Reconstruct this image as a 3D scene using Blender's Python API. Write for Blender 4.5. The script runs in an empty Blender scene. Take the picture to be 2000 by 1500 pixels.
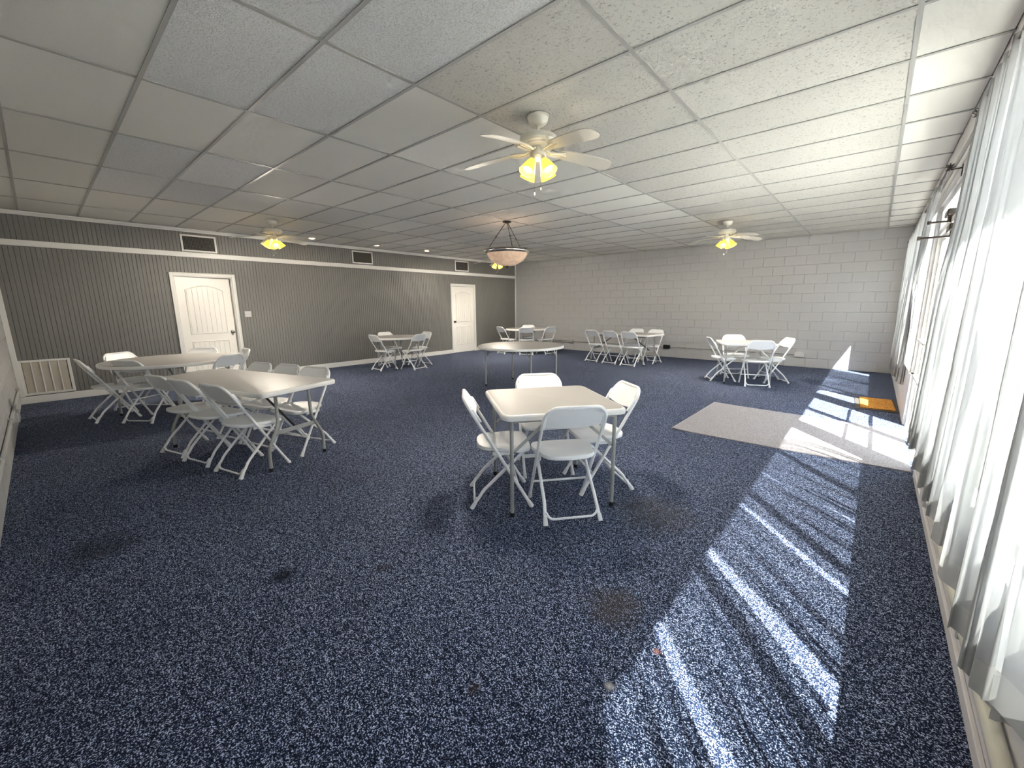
import bpy, bmesh, math, random
from mathutils import Vector, Matrix
random.seed(7)
R = math.radians
scene = bpy.context.scene
COL = scene.collection

# ------------------------------------------------------------------ camera, sky, sun, exposure
cam_d = bpy.data.cameras.new('camera')
cam_d.sensor_width = 36.0
cam_d.lens = 36.0 * 799.78 / 2000.0
cam_d.clip_start = 0.02
cam_d.clip_end = 300
cam = bpy.data.objects.new('camera', cam_d)
COL.objects.link(cam)
_yaw, _pitch, _roll = 0.71944, 1.38215, -0.00859
cam.matrix_world = (Matrix.Translation((0, 0, 1.4111)) @ Matrix.Rotation(_yaw, 4, 'Z')
                    @ Matrix.Rotation(_pitch, 4, 'X') @ Matrix.Rotation(_roll, 4, 'Z'))
scene.camera = cam

SUN_DIR = Vector((-0.398, 0.478, -0.783)).normalized()      # the way the light travels
world = bpy.data.worlds.new('sky'); scene.world = world
world.use_nodes = True
wn = world.node_tree
bg = wn.nodes['Background']
sky = wn.nodes.new('ShaderNodeTexSky')
sky.sky_type = 'NISHITA'
sky.sun_disc = False
sky.sun_elevation = R(51.5)
sky.sun_rotation = math.atan2(-SUN_DIR.x, -SUN_DIR.y)
sky.air_density = 1.0; sky.dust_density = 1.0; sky.ozone_density = 1.0
hs = wn.nodes.new('ShaderNodeHueSaturation'); hs.inputs['Saturation'].default_value = 0.4
wn.links.new(sky.outputs[0], hs.inputs['Color'])
wn.links.new(hs.outputs[0], bg.inputs[0])
bg.inputs[1].default_value = 0.20

sun_d = bpy.data.lights.new('sun', 'SUN')
sun_d.energy = 9.8
sun_d.angle = R(0.6)
sun_d.color = (1.0, 0.965, 0.90)
sun = bpy.data.objects.new('sun', sun_d); COL.objects.link(sun)
sun.rotation_euler = SUN_DIR.to_track_quat('-Z', 'Y').to_euler()
sun.location = (8, -8, 12)

scene.view_settings.view_transform = 'Standard'
scene.view_settings.look = 'None'
scene.view_settings.gamma = 1.0
scene.view_settings.use_curve_mapping = False
scene.view_settings.exposure = 2.5
scene.cycles.max_bounces = 6
scene.cycles.diffuse_bounces = 4
scene.cycles.glossy_bounces = 2
scene.cycles.use_adaptive_sampling = True
scene.cycles.adaptive_threshold = .12
scene.cycles.adaptive_min_samples = 14
scene.cycles.transparent_max_bounces = 24
scene.cycles.sample_clamp_indirect = 8.0
scene.cycles.caustics_reflective = False
scene.cycles.caustics_refractive = False

# ------------------------------------------------------------------ room numbers (metres, camera above the origin)
XL, XR, YN, YF, H = -9.592, 0.3926, -0.35, 11.19, 2.838
GX0, GDX, GY0, GDY = -1.224, 1.2192, 1.2503, 0.6054       # ceiling grid

# ------------------------------------------------------------------ mesh helpers
class MB:
    def __init__(s): s.v = []; s.f = []
    def quadbox(s, x0, x1, y0, y1, z0, z1):
        b = len(s.v)
        s.v += [(x0,y0,z0),(x1,y0,z0),(x1,y1,z0),(x0,y1,z0),(x0,y0,z1),(x1,y0,z1),(x1,y1,z1),(x0,y1,z1)]
        s.f += [tuple(b+i for i in q) for q in ((0,3,2,1),(4,5,6,7),(0,1,5,4),(1,2,6,5),(2,3,7,6),(3,0,4,7))]
        return s
    def bbox(s, x0, x1, y0, y1, z0, z1, c):
        """box with all edges chamfered by c"""
        b = len(s.v); P = []
        bm = bmesh.new()
        m = bmesh.ops.create_cube(bm, size=1.0)
        for v in bm.verts:
            v.co = ((x0+x1)/2 + v.co.x*(x1-x0), (y0+y1)/2 + v.co.y*(y1-y0), (z0+z1)/2 + v.co.z*(z1-z0))
        bmesh.ops.bevel(bm, geom=bm.edges[:], offset=c, segments=1, affect='EDGES', profile=0.5)
        bm.verts.index_update()
        s.v += [tuple(v.co) for v in bm.verts]
        s.f += [tuple(b+v.index for v in f.verts) for f in bm.faces]
        bm.free(); return s
    def tube(s, pts, r, n=8, cap=True):
        pts = [Vector(p) for p in pts]; m = len(pts); b = len(s.v)
        rr = r if isinstance(r, (list, tuple)) else [r]*m
        T = []
        for i in range(m):
            a = pts[max(i-1, 0)]; c = pts[min(i+1, m-1)]
            t = (c-a); T.append(t.normalized() if t.length > 1e-9 else Vector((0,0,1)))
        u = T[0].orthogonal().normalized()
        for i in range(m):
            u = (u - T[i]*u.dot(T[i]))
            u = u.normalized() if u.length > 1e-6 else T[i].orthogonal().normalized()
            w = T[i].cross(u)
            for k in range(n):
                a = 2*math.pi*k/n
                s.v.append(tuple(pts[i] + (u*math.cos(a) + w*math.sin(a))*rr[i]))
        for i in range(m-1):
            for k in range(n):
                k2 = (k+1) % n
                s.f.append((b+i*n+k, b+i*n+k2, b+(i+1)*n+k2, b+(i+1)*n+k))
        if cap:
            s.f.append(tuple(b+k for k in range(n))[::-1])
            s.f.append(tuple(b+(m-1)*n+k for k in range(n)))
        return s
    def lathe(s, prof, n=24, c=(0,0,0), mat=None, capb=False, capt=False):
        b = len(s.v)
        for (r, z) in prof:
            for k in range(n):
                a = 2*math.pi*k/n
                p = Vector((r*math.cos(a), r*math.sin(a), z))
                if mat: p = mat @ p
                s.v.append((p.x+c[0], p.y+c[1], p.z+c[2]))
        for i in range(len(prof)-1):
            for k in range(n):
                k2 = (k+1) % n
                s.f.append((b+i*n+k, b+i*n+k2, b+(i+1)*n+k2, b+(i+1)*n+k))
        if capb: s.f.append(tuple(b+k for k in range(n))[::-1])
        if capt: s.f.append(tuple(b+(len(prof)-1)*n+k for k in range(n)))
        return s
    def loft(s, rings, close_top=True, close_bot=True):
        """rings: list of equal-length closed loops of points"""
        b = len(s.v); n = len(rings[0])
        for r_ in rings: s.v += [tuple(p) for p in r_]
        for i in range(len(rings)-1):
            for k in range(n):
                k2 = (k+1) % n
                s.f.append((b+i*n+k, b+i*n+k2, b+(i+1)*n+k2, b+(i+1)*n+k))
        if close_bot: s.f.append(tuple(b+k for k in range(n))[::-1])
        if close_top: s.f.append(tuple(b+(len(rings)-1)*n+k for k in range(n)))
        return s
    def prism(s, poly, fn, d0, d1):
        """poly: 2-D points; fn(u,v,d)->xyz; extruded d0..d1"""
        return s.loft([[fn(u, v, d0) for u, v in poly], [fn(u, v, d1) for u, v in poly]])
    def mesh(s, name, mat=None, smooth=None):
        me = bpy.data.meshes.new(name)
        me.from_pydata(s.v, [], s.f)
        me.validate()
        bm = bmesh.new(); bm.from_mesh(me)
        bmesh.ops.recalc_face_normals(bm, faces=bm.faces[:])
        bm.to_mesh(me); bm.free()
        if smooth is not None:
            me.polygons.foreach_set('use_smooth', [True]*len(me.polygons))
            me.set_sharp_from_angle(angle=R(smooth))
        if mat: me.materials.append(mat)
        return me
    def build(s, name, mat=None, parent=None, smooth=None):
        return put(name, s.mesh(name, mat, smooth), parent)

def put(name, me, parent=None, loc=None):
    o = bpy.data.objects.new(name, me)
    COL.objects.link(o)
    if parent is not None: o.parent = parent
    if loc is not None: o.location = loc
    return o
def tag(o, label=None, cat=None, group=None, kind=None):
    if label: o['label'] = label
    if cat: o['category'] = cat
    if group: o['group'] = group
    if kind: o['kind'] = kind
    return o
def empty(name, loc=(0,0,0), rz=0):
    o = bpy.data.objects.new(name, None); COL.objects.link(o)
    o.empty_display_size = 0.1
    o.location = loc; o.rotation_euler = (0, 0, rz)
    return o
def dup(o, parent=None):
    c = o.copy(); COL.objects.link(c)
    c.parent = parent
    for ch in o.children: dup(ch, c)
    return c
def box(name, a, mat, parent=None): return MB().quadbox(*a).build(name, mat, parent)
def bbox(name, a, c, mat, parent=None): return MB().bbox(*a, c).build(name, mat, parent)

# ------------------------------------------------------------------ materials
def newmat(name):
    m = bpy.data.materials.new(name); m.use_nodes = True
    nt = m.node_tree
    return m, nt, nt.nodes['Principled BSDF']
def N(nt, t, **kw):
    n = nt.nodes.new(t)
    for k, v in kw.items():
        if k in n.inputs: n.inputs[k].default_value = v
        else: setattr(n, k, v)
    return n
def rgb(*c): return (*c, 1.0)
def s2l(r, g, b):
    f = lambda c: (c/255/12.92) if c/255 <= .04045 else ((c/255+.055)/1.055)**2.4
    return (f(r), f(g), f(b), 1.0)
def plain(name, col, rough=.5, metal=0.0, spec=.5, vary=0.0, vscale=6.0, bump=0.0, bscale=60.0):
    m, nt, p = newmat(name)
    p.inputs['Base Color'].default_value = col
    p.inputs['Roughness'].default_value = rough
    p.inputs['Metallic'].default_value = metal
    p.inputs['Specular IOR Level'].default_value = spec
    if vary or bump:
        tc = N(nt, 'ShaderNodeTexCoord')
    if vary:
        no = N(nt, 'ShaderNodeTexNoise', Scale=vscale, Detail=4.0)
        nt.links.new(tc.outputs['Object'], no.inputs['Vector'])
        mx = N(nt, 'ShaderNodeMix', data_type='RGBA')
        mx.inputs[6].default_value = tuple(c*(1-vary) for c in col[:3]) + (1,)
        mx.inputs[7].default_value = tuple(min(1, c*(1+vary)) for c in col[:3]) + (1,)
        nt.links.new(no.outputs['Fac'], mx.inputs[0])
        nt.links.new(mx.outputs[2], p.inputs['Base Color'])
    if bump:
        n2 = N(nt, 'ShaderNodeTexNoise', Scale=bscale, Detail=3.0)
        nt.links.new(tc.outputs['Object'], n2.inputs['Vector'])
        bp = N(nt, 'ShaderNodeBump', Strength=bump, Distance=.004)
        nt.links.new(n2.outputs['Fac'], bp.inputs['Height'])
        nt.links.new(bp.outputs[0], p.inputs['Normal'])
    return m
def emit(name, col, st, base=None):
    m, nt, p = newmat(name)
    p.inputs['Base Color'].default_value = base or col
    p.inputs['Emission Color'].default_value = col
    p.inputs['Emission Strength'].default_value = st
    return m

def carpet_mat():
    m, nt, p = newmat('loop_carpet')
    L = nt.links
    tc = N(nt, 'ShaderNodeTexCoord'); V = tc.outputs['Object']
    n1 = N(nt, 'ShaderNodeTexNoise', Scale=185.0, Detail=2.0, Roughness=.6); L.new(V, n1.inputs['Vector'])
    vo = N(nt, 'ShaderNodeTexVoronoi', Scale=190.0); L.new(V, vo.inputs['Vector'])
    n2 = N(nt, 'ShaderNodeTexNoise', Scale=46.0, Detail=3.0); L.new(V, n2.inputs['Vector'])
    a = N(nt, 'ShaderNodeMath', operation='MULTIPLY_ADD'); a.inputs[1].default_value = .28
    L.new(n2.outputs['Fac'], a.inputs[0]); L.new(n1.outputs['Fac'], a.inputs[2])
    sp = N(nt, 'ShaderNodeSeparateColor'); L.new(vo.outputs['Color'], sp.inputs[0])
    a2 = N(nt, 'ShaderNodeMath', operation='MULTIPLY_ADD'); a2.inputs[1].default_value = .22
    L.new(sp.outputs[0], a2.inputs[0]); L.new(a.outputs[0], a2.inputs[2])
    cr = N(nt, 'ShaderNodeValToRGB'); L.new(a2.outputs[0], cr.inputs[0])
    e = cr.color_ramp.elements
    e[0].position = .50; e[0].color = (.003, .0045, .012, 1)
    e[1].position = .95; e[1].color = (.50, .57, .78, 1)
    x = e.new(.67); x.color = (.005, .009, .024, 1)
    x = e.new(.79); x.color = (.014, .027, .068, 1)
    # broad wear
    n3 = N(nt, 'ShaderNodeTexNoise', Scale=.75, Detail=4.0); L.new(V, n3.inputs['Vector'])
    w = N(nt, 'ShaderNodeMapRange'); w.inputs[1].default_value = .3; w.inputs[2].default_value = .7
    w.inputs[3].default_value = .86; w.inputs[4].default_value = 1.14
    L.new(n3.outputs['Fac'], w.inputs[0])
    mul = N(nt, 'ShaderNodeMix', data_type='RGBA', blend_type='MULTIPLY'); mul.inputs[0].default_value = 1
    L.new(cr.outputs[0], mul.inputs[6])
    cb = N(nt, 'ShaderNodeCombineColor')
    for k in range(3): L.new(w.outputs[0], cb.inputs[k])
    L.new(cb.outputs[0], mul.inputs[7])
    col = mul.outputs[2]
    # stains, each with its own place, size and colour
    dn = N(nt, 'ShaderNodeTexNoise', Scale=9.0, Detail=3.0); L.new(V, dn.inputs['Vector'])
    for (sx, sy, rad, c, fac) in ((-2.227,.66,.075,(.004,.005,.014,1),.85), (-.77,1.605,.15,(.045,.034,.026,1),.6),
                                  (-1.0,2.60,.30,(.050,.045,.040,1),.5), (-3.339,.055,.22,(.006,.006,.010,1),.55),
                                  (-1.879,1.042,.05,(.02,.018,.018,1),.5), (-.97,.874,.03,(.03,.02,.015,1),.6),
                                  (-.516,1.486,.018,(.25,.09,.05,1),.6), (-.59,1.215,.022,(.6,.58,.55,1),.5)):
        d = N(nt, 'ShaderNodeVectorMath', operation='DISTANCE'); d.inputs[1].default_value = (sx, sy, 0)
        L.new(V, d.inputs[0])
        q = N(nt, 'ShaderNodeMath', operation='MULTIPLY_ADD'); q.inputs[1].default_value = rad*.9
        L.new(dn.outputs['Fac'], q.inputs[0]); L.new(d.outputs['Value'], q.inputs[2])
        mr = N(nt, 'ShaderNodeMapRange'); mr.inputs[1].default_value = rad*.85; mr.inputs[2].default_value = rad*1.55
        mr.inputs[3].default_value = fac; mr.inputs[4].default_value = 0
        L.new(q.outputs[0], mr.inputs[0])
        mm = N(nt, 'ShaderNodeMix', data_type='RGBA'); mm.inputs[7].default_value = c
        L.new(mr.outputs[0], mm.inputs[0]); L.new(col, mm.inputs[6]); col = mm.outputs[2]
    L.new(col, p.inputs['Base Color'])
    p.inputs['Roughness'].default_value = .95
    p.inputs['Specular IOR Level'].default_value = .15
    bp = N(nt, 'ShaderNodeBump', Strength=.5, Distance=.004)
    L.new(a2.outputs[0], bp.inputs['Height']); L.new(bp.outputs[0], p.inputs['Normal'])
    return m

def tile_mat(name, col, pit, pitcol, scale, thr, bump):
    """mineral fibre ceiling tile: pits and fissures of one size"""
    m, nt, p = newmat(name); L = nt.links
    tc = N(nt, 'ShaderNodeTexCoord'); gi = N(nt, 'ShaderNodeObjectInfo')
    ad = N(nt, 'ShaderNodeVectorMath', operation='ADD')
    L.new(tc.outputs['Object'], ad.inputs[0]); L.new(gi.outputs['Location'], ad.inputs[1])
    n1 = N(nt, 'ShaderNodeTexNoise', Scale=scale, Detail=3.0, Roughness=.65, Distortion=.8)
    L.new(ad.outputs[0], n1.inputs['Vector'])
    mr = N(nt, 'ShaderNodeMapRange'); mr.inputs[1].default_value = thr; mr.inputs[2].default_value = thr+.06
    mr.inputs[3].default_value = 0; mr.inputs[4].default_value = pit
    L.new(n1.outputs['Fac'], mr.inputs[0])
    mx = N(nt, 'ShaderNodeMix', data_type='RGBA')
    L.new(mr.outputs[0], mx.inputs[0]); mx.inputs[6].default_value = col; mx.inputs[7].default_value = pitcol
    # slight difference from tile to tile
    hv = N(nt, 'ShaderNodeHueSaturation')
    r1 = N(nt, 'ShaderNodeMapRange'); r1.inputs[3].default_value = .93; r1.inputs[4].default_value = 1.05
    L.new(gi.outputs['Random'], r1.inputs[0]); L.new(r1.outputs[0], hv.inputs['Value'])
    L.new(mx.outputs[2], hv.inputs['Color']); L.new(hv.outputs[0], p.inputs['Base Color'])
    p.inputs['Roughness'].default_value = .85; p.inputs['Specular IOR Level'].default_value = .25
    bp = N(nt, 'ShaderNodeBump', Strength=bump, Distance=.006)
    L.new(n1.outputs['Fac'], bp.inputs['Height']); bp.invert = True
    L.new(bp.outputs[0], p.inputs['Normal'])
    return m

def fabric_mat(name, col, clear, transl):
    m, nt, p = newmat(name); L = nt.links
    nt.nodes.remove(p); out = nt.nodes['Material Output']
    d = N(nt, 'ShaderNodeBsdfDiffuse', Color=col); t = N(nt, 'ShaderNodeBsdfTranslucent', Color=col)
    tr = N(nt, 'ShaderNodeBsdfTransparent')
    a = N(nt, 'ShaderNodeMixShader'); a.inputs[0].default_value = transl
    L.new(d.outputs[0], a.inputs[1]); L.new(t.outputs[0], a.inputs[2])
    b = N(nt, 'ShaderNodeMixShader')
    tc = N(nt, 'ShaderNodeTexCoord')
    wv = N(nt, 'ShaderNodeTexNoise', Scale=14.0, Detail=2.0)
    L.new(tc.outputs['Object'], wv.inputs['Vector'])
    mr = N(nt, 'ShaderNodeMapRange'); mr.inputs[3].default_value = clear-.06; mr.inputs[4].default_value = clear+.06
    L.new(wv.outputs['Fac'], mr.inputs[0]); L.new(mr.outputs[0], b.inputs[0])
    L.new(a.outputs[0], b.inputs[1]); L.new(tr.outputs[0], b.inputs[2])
    L.new(b.outputs[0], out.inputs[0])
    return m
def glass_mat():
    m, nt, p = newmat('window_glass'); L = nt.links
    nt.nodes.remove(p); out = nt.nodes['Material Output']
    tr = N(nt, 'ShaderNodeBsdfTransparent', Color=(.93, .96, .96, 1)); g = N(nt, 'ShaderNodeBsdfGlossy', Roughness=.02)
    b = N(nt, 'ShaderNodeMixShader'); b.inputs[0].default_value = .035
    L.new(tr.outputs[0], b.inputs[1]); L.new(g.outputs[0], b.inputs[2])
    L.new(b.outputs[0], out.inputs[0])
    return m
def speck(name, c0, c1, c2, scale, rough=.9, p0=.35, p1=.65, bump=.3):
    m, nt, p = newmat(name); L = nt.links
    tc = N(nt, 'ShaderNodeTexCoord')
    n = N(nt, 'ShaderNodeTexNoise', Scale=scale, Detail=3.0, Roughness=.7); L.new(tc.outputs['Object'], n.inputs['Vector'])
    cr = N(nt, 'ShaderNodeValToRGB'); L.new(n.outputs['Fac'], cr.inputs[0])
    e = cr.color_ramp.elements; e[0].position = p0; e[0].color = c0; e[1].position = p1; e[1].color = c2
    x = e.new((p0+p1)/2); x.color = c1
    L.new(cr.outputs[0], p.inputs['Base Color']); p.inputs['Roughness'].default_value = rough
    p.inputs['Specular IOR Level'].default_value = .2
    bp = N(nt, 'ShaderNodeBump', Strength=bump, Distance=.003); L.new(n.outputs['Fac'], bp.inputs['Height'])
    L.new(bp.outputs[0], p.inputs['Normal'])
    return m

M = dict(
    carpet=carpet_mat(),
    grey_board=plain('grey_board_paint', rgb(.198,.194,.185), .55, vary=.06, vscale=2.0),
    white_trim=plain('white_trim_paint', rgb(.80,.79,.76), .4),
    door_white=plain('door_paint', rgb(.92,.895,.845), .4),
    block=plain('painted_block', rgb(.455,.455,.455), .55, bump=.35, bscale=45, vary=.03, vscale=1.2),
    near_block=plain('painted_block_near', rgb(.52,.52,.51), .5, bump=.4, bscale=45, vary=.05, vscale=1.2),
    sill_wall=plain('window_wall_paint', rgb(.68,.66,.66), .5, vary=.05, vscale=3),
    frame_alu=plain('window_frame_paint', rgb(.70,.69,.66), .45),
    plenum=plain('plenum_board', rgb(.3,.3,.29), .9),
    grid=plain('grid_paint', rgb(.42,.41,.385), .45),
    tile_smooth=tile_mat('tile_smooth', (.79,.77,.71,1), .10, (.54,.525,.485,1), 90, .56, .12),
    tile_rough=tile_mat('tile_rough', (.80,.795,.78,1), .60, (.50,.50,.495,1), 95, .52, 1.0),
    tile_pit=tile_mat('tile_fissured', (.61,.59,.54,1), .75, (.25,.23,.205,1), 60, .585, .5),
    chair_white=plain('chair_plastic', rgb(.93,.935,.94), .38, spec=.4, bump=.05, bscale=300),
    tube_white=plain('chair_tube_enamel', rgb(.93,.935,.94), .3, spec=.5),
    cap_white=plain('chair_cap_plastic', rgb(.82,.83,.84), .5),
    table_top=plain('table_plastic', rgb(.42,.405,.388), .42, spec=.45, vary=.03, vscale=140, bump=.08, bscale=350),
    table_edge_lit=plain('table_edge_lit_plastic', rgb(.83,.82,.80), .4),  # lighter than the top: grazing light on the edges put into the colour
    steel=plain('grey_leg_enamel', rgb(.40,.405,.385), .38, metal=.25),
    dark_steel=plain('dark_brace_steel', rgb(.10,.10,.095), .45, metal=.4),
    rubber=plain('black_rubber', rgb(.008,.008,.009), .7),
    fan_cream=plain('fan_enamel', rgb(.78,.75,.66), .35),
    blade=plain('fan_blade_laminate', rgb(.74,.71,.63), .4),
    bronze=plain('oiled_bronze', rgb(.055,.045,.038), .3, metal=.8),
    nickel=plain('brushed_nickel', rgb(.56,.52,.47), .22, metal=.95),
    chrome=plain('satin_chrome', rgb(.5,.47,.43), .22, metal=1.0),
    black=plain('black_plastic', rgb(.006,.006,.007), .6),
    void=plain('hollow_shade', rgb(.02,.02,.019), .9),  # near-black colour standing for the shade inside hollows
    louver=plain('louver_paint', rgb(.62,.575,.50), .6),
    mesh_dark=plain('vent_mesh', rgb(.16,.15,.13), .6),
    plate=plain('outlet_plate', rgb(.60,.60,.60), .4),
    conduit=plain('conduit_paint', rgb(.40,.39,.385), .45),
    pipe=plain('cream_pipe', rgb(.55,.53,.44), .4),
    rug=speck('rug_pile', (.16,.145,.15,1), (.34,.32,.33,1), (.54,.51,.50,1), 160),
    rug_edge=plain('rug_binding', rgb(.45,.43,.42), .9),
    coir=speck('coir', (.10,.035,.006,1), (.40,.17,.025,1), (.60,.30,.06,1), 55, p0=.3, p1=.6, bump=.8),
    coir_base=plain('mat_rubber_base', rgb(.05,.04,.035), .8),
    concrete=plain('outside_concrete', rgb(.66,.65,.62), .9, vary=.08, vscale=.8),
    asphalt=plain('outside_asphalt', rgb(.10,.10,.10), .9, vary=.15, vscale=.8),
    soffit=plain('soffit_paint', rgb(.55,.54,.50), .7),
    glass=glass_mat(),
    sheer=fabric_mat('sheer_voile', (.43,.433,.432,1), .16, .225),
    hem=fabric_mat('sheer_hem', (.46,.46,.445,1), .085, .27),
    shade=emit('lit_glass_shade', (1.0,.70,.11,1), .24, (.30,.20,.04,1)),
    bulb=emit('bulb_glow', (1.0,.86,.55,1), 8.0),
    can_glow=emit('downlight_glow', (1.0,.72,.42,1), 9.0),
)
def alabaster():
    m, nt, p = newmat('alabaster_glass'); L = nt.links
    tc = N(nt, 'ShaderNodeTexCoord'); n = N(nt, 'ShaderNodeTexNoise', Scale=5.0, Detail=4.0, Distortion=1.5)
    L.new(tc.outputs['Object'], n.inputs['Vector'])
    cr = N(nt, 'ShaderNodeValToRGB'); L.new(n.outputs['Fac'], cr.inputs[0])
    e = cr.color_ramp.elements; e[0].position=.3; e[0].color=(.52,.34,.23,1); e[1].position=.7; e[1].color=(.74,.55,.40,1)
    L.new(cr.outputs[0], p.inputs['Base Color']); p.inputs['Roughness'].default_value=.25
    L.new(cr.outputs[0], p.inputs['Emission Color']); p.inputs['Emission Strength'].default_value=.085
    return m
M['alabaster'] = alabaster()
for k in ('shade', 'bulb', 'can_glow', 'alabaster'): M[k].cycles.emission_sampling = 'NONE'

# ================================================================== THE SETTING
floor = tag(box('floor', (XL-.1, XR+.02, YN-.1, YF+.1, -.06, 0), M['carpet']),
            'dark blue speckled loop carpet covering the whole room', 'carpet', kind='structure')
ceil_o = tag(box('ceiling', (XL-.1, XR+.2, YN-.1, YF+.1, H+.10, H+.18), M['plenum']),
             'suspended ceiling of off white tiles in a metal grid', 'ceiling', kind='structure')
# ---- tiles and grid
xs = [XL] + [GX0 + GDX*i for i in range(-6, 2)] + [XR]
j0 = math.ceil((YN-GY0)/GDY); j1 = math.floor((YF-GY0)/GDY)
ys = [YN] + [GY0 + GDY*j for j in range(j0, j1+1)] + [YF]
ROUGH = {(-2,-1),(-2,0),(-4,-1),(-4,0),(-5,-1),(-5,0),(-1,-1),(-1,0),(-1,-2)}
tile_cache = {}
for a in range(len(xs)-1):
    i = a - 7                                  # column index of its left grid line
    for b in range(len(ys)-1):
        j = b - 1 + j0
        w, d = xs[a+1]-xs[a], ys[b+1]-ys[b]
        if d < .03: continue
        if a == len(xs)-2: kind = 'tile_smooth'
        elif (i, j) in ROUGH: kind = 'tile_rough'
        elif i == 0 or (i == -1 and j >= 1): kind = 'tile_pit'
        else: kind = 'tile_smooth'
        key = (round(w,3), round(d,3), kind)
        if key not in tile_cache:
            tile_cache[key] = MB().bbox(-w/2+.004, w/2-.004, -d/2+.004, d/2-.004, .005, .021, .004).mesh('ceiling_tile', M[kind])
        put('ceiling_tile', tile_cache[key], ceil_o, ((xs[a]+xs[a+1])/2, (ys[b]+ys[b+1])/2, H))
for x in xs[1:-1]:
    MB().quadbox(x-.012, x+.012, YN, YF, H-.002, H+.004).quadbox(x-.002, x+.002, YN, YF, H+.004, H+.035).build('grid_bar', M['grid'], ceil_o)
for y in ys[1:-1]:
    MB().quadbox(XL, XR, y-.012, y+.012, H-.001, H+.0045).quadbox(XL, XR, y-.002, y+.002, H+.0045, H+.035).build('grid_bar', M['grid'], ceil_o)

# ---- left wall of grey beaded boards, with two doors
D1 = (1.654, 2.675, 2.058)     # y0, y1, head of casing
D2 = (8.198, 9.212, 2.074)
CAS = .057
m = MB()
def wl(y0, y1, z0, z1): m.quadbox(XL-.14, XL-.012, y0, y1, z0, z1)
wl(YN-.1, D1[0]+CAS, 0, H+.12); wl(D1[0]+CAS, D1[1]-CAS, D1[2]-CAS, H+.12)
wl(D1[1]-CAS, D2[0]+CAS, 0, H+.12); wl(D2[0]+CAS, D2[1]-CAS, D2[2]-CAS, H+.12); wl(D2[1]-CAS, YF+.1, 0, H+.12)
wall_l = tag(m.build('wall_left', M['grey_board']), 'long grey wall of narrow vertical beaded boards', 'wall', kind='structure')
BW = (YF - YN)/216
def board_mesh(z0, z1):
    b = MB(); pr = [(0,-.013),(0,-.007),(.0045,0),(BW-.0045,0),(BW,-.007),(BW,-.013)]
    b.loft([[(x, y, z0) for y, x in pr], [(x, y, z1) for y, x in pr]])
    return b.mesh('board', M['grey_board'])
bm_full = board_mesh(0, H+.02); bm_d1 = board_mesh(D1[2]-.02, H+.02); bm_d2 = board_mesh(D2[2]-.02, H+.02)
for k in range(216):
    y = YN + BW*k; c = y + BW/2
    me = bm_full
    if D1[0]+.02 < c < D1[1]-.02: me = bm_d1
    if D2[0]+.02 < c < D2[1]-.02: me = bm_d2
    put('board', me, wall_l, (XL, y, 0))
tag(bbox('trim_1', (XL, XL+.022, YN+.03, YF-.03, 2.337, 2.424), .004, M['white_trim']), kind='structure')
# crown: profile swept along the wall
cr_ = MB(); pr = [(0,H-.060),(.012,H-.060),(.016,H-.045),(.034,H-.022),(.040,H-.008),(.040,H-.003),(0,H-.003)]
cr_.loft([[(XL+a, YN, z) for a, z in pr], [(XL+a, YF, z) for a, z in pr]])
tag(cr_.build('trim_2', M['white_trim']), kind='structure')
bb = MB()
for (a, b_) in ((YN, D1[0]), (D1[1], D2[0]), (D2[1], YF)):
    bb.bbox(XL, XL+.016, a, b_, 0, .112, .004)
tag(bb.build('baseboard_left', M['white_trim']), kind='structure')
tag(bbox('trim_3', (XL+.002, XL+.024, YN+.001, YN+.06, .112, H-.06), .003, M['white_trim']), kind='structure')
tag(bbox('trim_4', (XL+.002, XL+.022, YF-.05, YF-.002, .112, H-.06), .003, M['white_trim']), kind='structure')

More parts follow.
